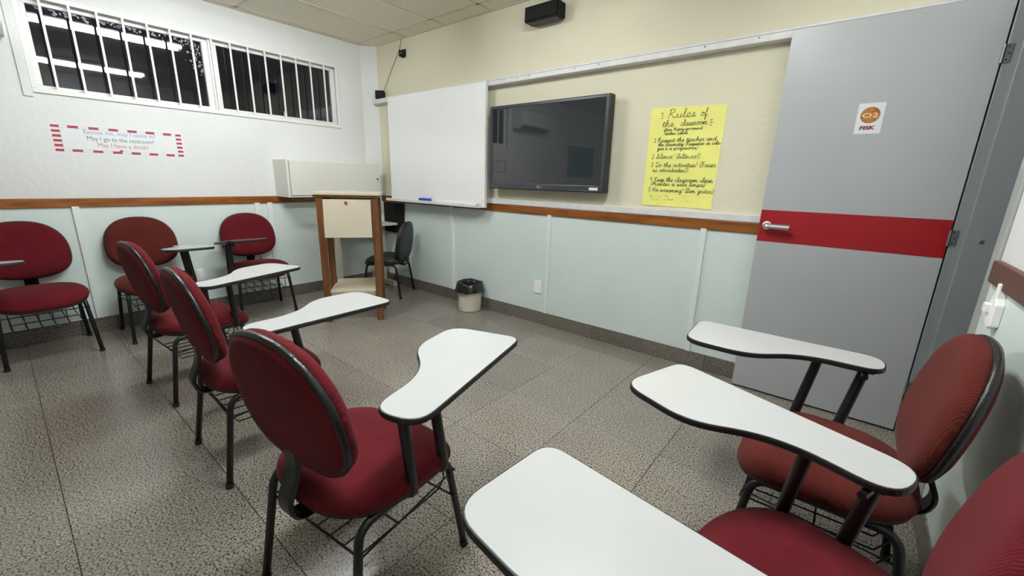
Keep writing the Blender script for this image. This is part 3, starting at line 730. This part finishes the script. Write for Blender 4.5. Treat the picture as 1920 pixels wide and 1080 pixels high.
LINES = [('Rules', -1.130, -.945, 1.757, .034, .0042), ('of', -.915, -.868, 1.757, .030, .0036), ('the', -1.166, -1.083, 1.702, .026, .0036), ('classroom', -1.038, -.862, 1.703, .024, .0036),
 ('class Merry-go-round', -1.151, -.892, 1.674, .013, .0032), ('Teacher: Leticia', -1.148, -.984, 1.648, .013, .0032),
 ('1 Respect the teacher and', -1.213, -.793, 1.600, .0175, .0034), ('the classmates (Respeitar os cole-', -1.178, -.763, 1.573, .0155, .0034), ('gas e a professora)', -1.183, -.906, 1.547, .0155, .0034),
 ('2 Silence! (Silencio!)', -1.216, -.885, 1.488, .020, .0034), ('3 Do the activities! (Fazer', -1.218, -.774, 1.431, .020, .0034), ('as atividades!)', -1.202, -.952, 1.397, .018, .0034),
 ('4 Keep the classroom clean', -1.213, -.778, 1.330, .020, .0034), ('(Manter a sala limpa)', -1.203, -.825, 1.302, .017, .0034), ('5 No screaming! (Sem gritar)', -1.218, -.768, 1.258, .019, .0034)]
for s, a, b, z, xh, w in LINES: obj('handwriting', S(handwrite(s, a, b, z, xh*.8, w*.78, YT, shear=.12)), M_INK, po)
tk = BM()
for a, b in (((-1.18, 1.795), (-1.165, 1.79)), ((-1.178, 1.777), (-1.163, 1.777)), ((-1.176, 1.757), (-1.163, 1.763)), ((-.848, 1.727), (-.835, 1.733)), ((-.846, 1.713), (-.832, 1.713)), ((-.848, 1.70), (-.836, 1.694)), ((-.986, 1.508), (-.979, 1.514)), ((-.979, 1.514), (-.972, 1.508))):
    ribbon(tk, [a, b], .0034, YT, 0)
obj('handwriting', S(tk), M_INK, po)
em = BM(); re_ = random.Random(9)
for k in range(16):
    x = -1.22+re_.random()*.30; z = 1.205+re_.choice((0, .022))+re_.uniform(-.004, .004)
    ribbon(em, cat([(x+.006*j, z+re_.uniform(-.004, .004)) for j in range(re_.randint(3, 6))]), .0026, YT, 0)
fp = obj('erased_marks', S(em), M_INKF, po); fp['label'] = 'faint erased pencil marks'
# speakers, bracket, wire
o0 = (-2.18, YF, 2.6); S = shifted(o0)
sp = empty('centre_speaker', o0); tag(sp, 'long black centre speaker mounted high on the cream wall', 'speaker')
c = BM(); prism(c, roundpoly([(-2.335, 2.534), (-2.015, 2.534), (-2.015, 2.645), (-2.335, 2.645)], .014), 2.962, 3.06, 'XZ'); obj('cabinet', S(c), M_JET, sp)
gr = BM(); prism(gr, roundpoly([(-2.328, 2.545), (-2.022, 2.545), (-2.022, 2.638), (-2.328, 2.638)], .012), 2.952, 2.963, 'XZ'); obj('grille', S(gr), M_JET, sp, bevel=.004)
obj('mount_plate', S(B(-2.27, -2.07, 3.055, YF, 2.56, 2.62)), M_BLACK, sp)
obj('foot_strip', S(B(-2.30, -2.03, 2.97, 3.05, 2.526, 2.5345)), M_BPLAS, sp)
sp2 = empty('satellite_speaker', (-4.475, 3.035, 2.176), math.radians(38)); tag(sp2, 'small black cube speaker standing on the left end of the track', 'speaker')
obj('cabinet', B(-.05, .05, -.032, .035, 0, .088), M_JET, sp2, bevel=.006); obj('grille', B(-.044, .044, -.038, -.031, .006, .082), M_JET, sp2, bevel=.003)
br = empty('speaker_bracket', (-4.07, YF, 2.60)); tag(br, 'empty black speaker bracket on the cream wall near the ceiling', 'bracket')
obj('base', B(-.034, .034, -.012, 0, -.04, .04), M_BLACK, br, bevel=.004); obj('clamp', B(-.042, -.022, -.042, -.01, -.03, .035), M_BPLAS, br, bevel=.004)
obj('arm', B(-.02, .03, -.036, -.012, -.02, .03), M_BPLAS, br, bevel=.005); obj('screw', tube(BM(), [(-.006, -.045, 0), (-.006, -.03, 0)], .008, 8), M_STEEL, br)
wr_ = tube(BM(), [(-4.102, YF-.006, 2.744), (-4.125, YF-.005, 2.69), (-4.168, YF-.004, 2.622), (-4.225, YF-.004, 2.56), (-4.279, YF-.005, 2.496), (-4.340, YF-.006, 2.42), (-4.395, YF-.01, 2.348), (-4.45, YF-.015, 2.27), (-4.462, 3.058, 2.236)], .0028, 6)
tag(obj('speaker_wire', wr_, M_CABLE), 'thin wire hanging from the ceiling down to the small speaker', 'cable')
# outlets
def plate(name, loc, rz, w, h, label):
    p = empty(name, loc, rz); tag(p, label, 'outlet')
    c = BM(); prism(c, roundpoly([(-w/2, -h/2), (w/2, -h/2), (w/2, h/2), (-w/2, h/2)], .006), -.012, 0, 'XZ'); obj('cover', c, M_PLATE, p, bevel=.003)
    obj('insert', B(-w*.27, w*.27, -.0135, -.011, -h*.3, h*.3), M_PLATE, p, bevel=.001); return p
plate('wall_outlet', (-2.173, YF-.008, .357), 0, .08, .124, 'white blank outlet plate on the pale panel below the television')
plate('wall_outlet', (XL+.008, 1.115, .365), math.radians(90), .062, .11, 'small white outlet plate between two chairs under the window')
# ================================================================== LEFT WALL THINGS
o0 = (XL, 1.875, 1.087); S = shifted(o0)
cb = empty('wall_cabinet', o0); tag(cb, 'long low white cabinet mounted on the wall above the chair rail', 'cabinet')
obj('body', S(B(XL+.0, -4.418, 1.875, 2.925, 1.092, 1.452)), M_CABW, cb, bevel=.002)
obj('bottom_panel', S(B(XL+.024, -4.40, 1.873, 2.927, 1.086, 1.0925)), M_CABW, cb)
dd = obj('door', S(B(-4.416, -4.398, 1.905, 2.905, 1.106, 1.442)), M_CABW, cb, bevel=.002)
k = loft(BM(), [[(-4.398+d, 2.885+r*math.cos(a*.524), 1.283+r*math.sin(a*.524)) for a in range(12)] for d, r in ((0, .008), (.008, .007), (.012, .010), (.018, .010), (.021, .006))]); obj('knob', S(k), M_HINGE, dd)
obj('edge_strip', S(B(-4.418, -4.396, 2.905, 2.927, 1.0925, 1.452)), M_WPAINT, cb); obj('edge_strip', S(B(-4.418, -4.397, 1.873, 1.893, 1.0925, 1.452)), M_CABW, cb)
obj('tape', S(B(-4.3985, -4.3965, 2.40, 2.58, 1.108, 1.155)), M_PAPER, dd)
sg = empty('phrase_sign', (XL, .75, 1.53)); tag(sg, 'long paper sign with red striped border and polite questions', 'sign')
S = shifted((XL, .75, 1.53))
obj('sheet', S(B(XL, XL+.0012, .350, 1.148, 1.416, 1.638)), M_PAPER, sg)
def rb(y0, y1, z0, z1, m=M_SIGNR, n='red_block'): obj(n, S(B(XL+.0008, XL+.0017, y0, y1, z0, z1)), m, sg)
for i in range(6): rb(.361, .405, 1.621-.0342*i-.018, 1.621-.0342*i); rb(1.103, 1.141, 1.620-.0336*i-.017, 1.620-.0336*i)
for i in range(6): rb(.450+.1135*i, .450+.1135*i+.057, 1.604, 1.622); rb(.450+.1135*i, .450+.1135*i+.057, 1.434, 1.451)
for z in (1.6225, 1.604, 1.451, 1.433): rb(.405, 1.103, z-.0006, z+.0006, M_SIGNLINE, 'border_line')
rb(.405, .4062, 1.433, 1.622, M_SIGNLINE, 'border_line'); rb(1.1018, 1.103, 1.433, 1.622, M_SIGNLINE, 'border_line'); rb(.720, .741, 1.451, 1.463)
TS = Matrix.Translation((-XL, -.75, -1.53))
text_mesh('lettering', 'Excuse me, may I come in?', .046, M_TXTBLUE, sg, TS @ onLeft(XL+.0016, .531, 1.571), width=.43, extrude=.0003)
text_mesh('lettering', 'May I go to the restroom?', .046, M_TXTGREEN, sg, TS @ onLeft(XL+.0016, .545, 1.524), width=.402, extrude=.0003)
text_mesh('lettering', 'May I have a drink?', .046, M_TXTRED, sg, TS @ onLeft(XL+.0016, .597, 1.478), width=.306, extrude=.0003)
# air conditioner and map further back (mirrored in the television)
ac = empty('air_conditioner', (XL, -.19, 2.14)); tag(ac, 'white split air conditioner on the window wall at the left edge', 'air conditioner')
c = BM(); pr = roundpoly([(0, .02), (.13, -.0), (.21, .07), (.205, .29), (.17, .31), (0, .31)], .03, 5); prism(c, pr, -.43, .43, 'XZ')
bmesh.ops.rotate(c, verts=c.verts, cent=(0, 0, 0), matrix=Matrix.Rotation(0, 3, 'Z')); obj('body', c, M_ACW, ac)
obj('outlet_louvre', prism(BM(), [(.12, -.006), (.135, -.004), (.205, .06), (.195, .062)], -.38, .38, 'XZ'), M_ACD, ac)
tag(obj('map_poster', B(XL+.001, XL+.004, -2.62, -1.57, 1.40, 2.02), M_TEAL), 'teal map poster on the window wall far behind the viewer', 'poster')
# ================================================================== LECTERN
le = empty('lectern', (-3.58, 2.055, 0), math.radians(52.2)); tag(le, 'wooden lectern with beige drop panel standing before the corner', 'lectern')
for sx in (-1, 1):
    for y0, y1 in ((-.188, -.142), (.145, .188)):
        obj('leg', B(*sorted((sx*.198, sx*.253)), y0, y1, 0, 1.14), M_LECT, le, bevel=.003)
obj('top', B(-.278, .278, -.205, .21, 1.148, 1.172), M_BEIGE, le, bevel=.002)
obj('top_rim', B(-.272, .272, -.198, .205, 1.128, 1.149), M_LECT, le, bevel=.002)
obj('rear_panel', B(-.19, .19, .15, .165, .80, 1.13), M_BEIGE, le); obj('side_panel', B(-.225, -.215, -.142, .145, .80, 1.13), M_LECT, le); obj('side_panel', B(.215, .225, -.142, .145, .80, 1.13), M_LECT, le)
pn = BM(); prism(pn, [(-.176, 1.112), (-.194, 1.112), (-.222, .785), (-.204, .785)], -.196, .196, 'YZ')
fp = obj('front_panel', pn, M_BEIGE, le)
lk = BM(); loft(lk, [[(-.008+r*math.cos(a*.4488), d, 1.083+r*math.sin(a*.4488)) for a in range(14)] for d, r in ((-.19, .013), (-.2035, .013), (-.2035, .008), (-.199, .0078))]); obj('lock', lk, M_GOLDRIM, fp)
lk = BM(); loft(lk, [[(-.008+r*math.cos(a*.4488), d, 1.083+r*math.sin(a*.4488)) for a in range(14)] for d, r in ((-.197, .0078), (-.2025, .0075))]); obj('keyhole', lk, M_STEEL, fp)
obj('shelf', B(-.205, .205, -.178, .165, .272, .292), M_BEIGE, le, bevel=.002); obj('shelf_rail', B(-.19, .19, -.17, -.15, .245, .272), M_BEIGE, le)
obj('rear_rail', B(-.19, .19, .15, .17, .292, .33), M_BEIGE, le)
# ================================================================== CORNER DESK AND EQUIPMENT
dk = empty('corner_desk', (-4.46, 2.66, 0)); tag(dk, 'narrow cream desk in the corner under the wall cabinet', 'desk')
S = shifted((-4.46, 2.66, 0))
obj('top', S(B(-4.675, -4.245, 2.34, 3.035, .752, .777)), M_DESK, dk, bevel=.003)
obj('apron', S(B(-4.52, -4.50, 2.40, 3.0, .60, .70)), M_DESK, dk)
for y in (2.40, 2.985):
    obj('leg', S(B(-4.53, -4.47, y-.018, y+.018, .06, .752)), M_DESK, dk, bevel=.003); obj('foot', S(B(-4.66, -4.26, y-.03, y+.03, 0, .062)), M_DESK, dk, bevel=.008)
eq = empty('equipment_box', (-4.34, YF, .83)); tag(eq, 'flat black equipment box on the wall beside the corner desk', 'equipment')
S = shifted((-4.34, YF, .83))
obj('case', S(B(-4.53, -4.145, 3.045, YF-.022, .655, 1.012)), M_JET, eq, bevel=.003)
obj('front_rib', S(B(-4.34, -4.335, 3.042, 3.046, .80, 1.0)), M_BLACK, eq)
for x, z in ((-4.19, .70), (-4.2, .675)): obj('knob', S(tube(BM(), [(x, 3.046, z), (x, 3.036, z)], .007, 8)), M_STEEL, eq)
obj('back_plate', S(B(-4.50, -4.18, YF-.024, YF-.008, .68, 1.0)), M_BLACK, eq)
# ================================================================== BIN
bn = empty('waste_bin', (-2.93, 2.94, 0)); tag(bn, 'small cream waste bin with a black bag over the rim', 'bin')
N = 40
obj('bucket', loft(BM(), [circle(r, N, z) for r, z in ((.100, 0), (.112, .004), (.117, .05), (.122, .2), (.125, .27), (.118, .27), (.112, .05), (.0, .03) if False else (.02, .03))]), M_BIN, bn, smooth=False, bevel=.002)
rb2 = random.Random(11); ph = [rb2.uniform(0, 6.28) for _ in range(6)]
def wob(a, k): return sum(math.sin(a*(3+2*i)+ph[i]+k*1.7)/(1.5+i) for i in range(5))
rings = []
for k, (r, z) in enumerate(((.098, .10), (.110, .20), (.118, .275), (.126, .295), (.133, .285), (.139, .26), (.147, .23), (.153, .205), (.156, .19))):
    ring = []
    for q in range(72):
        a = 2*math.pi*q/72; ww = wob(a, k*.12); f = 0 if k < 2 else min(1, (k-1)/5)
        low = (.020*math.sin(a*1.0+2.2) if k >= 5 else 0)*(k-4)/4
        ring.append(((r+.0045*ww*f)*math.cos(a), (r+.0045*ww*f)*math.sin(a), z+(.006*wob(a+1, k*.1) if k in (3, 4, 8) else 0)+low))
    rings.append(ring)
bg = obj('bag', loft(BM(), rings, cap0=True, cap1=False), M_BAG, bn, smooth=True); bg['label'] = 'black plastic bag folded over the rim'
# ================================================================== RIGHT WALL
hk = empty('wall_switch', (XR-.008, 1.965, .90)); tag(hk, 'white plastic switch on the pale panel below the right rail', 'switch')
c = BM(); prism(c, [(-.035, .0), (-.012, -.012), (.03, .0), (.035, .05), (.03, .09), (.012, .10), (.010, .135), (-.014, .135), (-.018, .09), (-.035, .07)], -.022, 0, 'YZ'); obj('body', c, M_PLATE, hk, bevel=.004)
obj('button', B(-.034, -.021, .008, .04, .035, .065), M_PLATE, hk, bevel=.003)
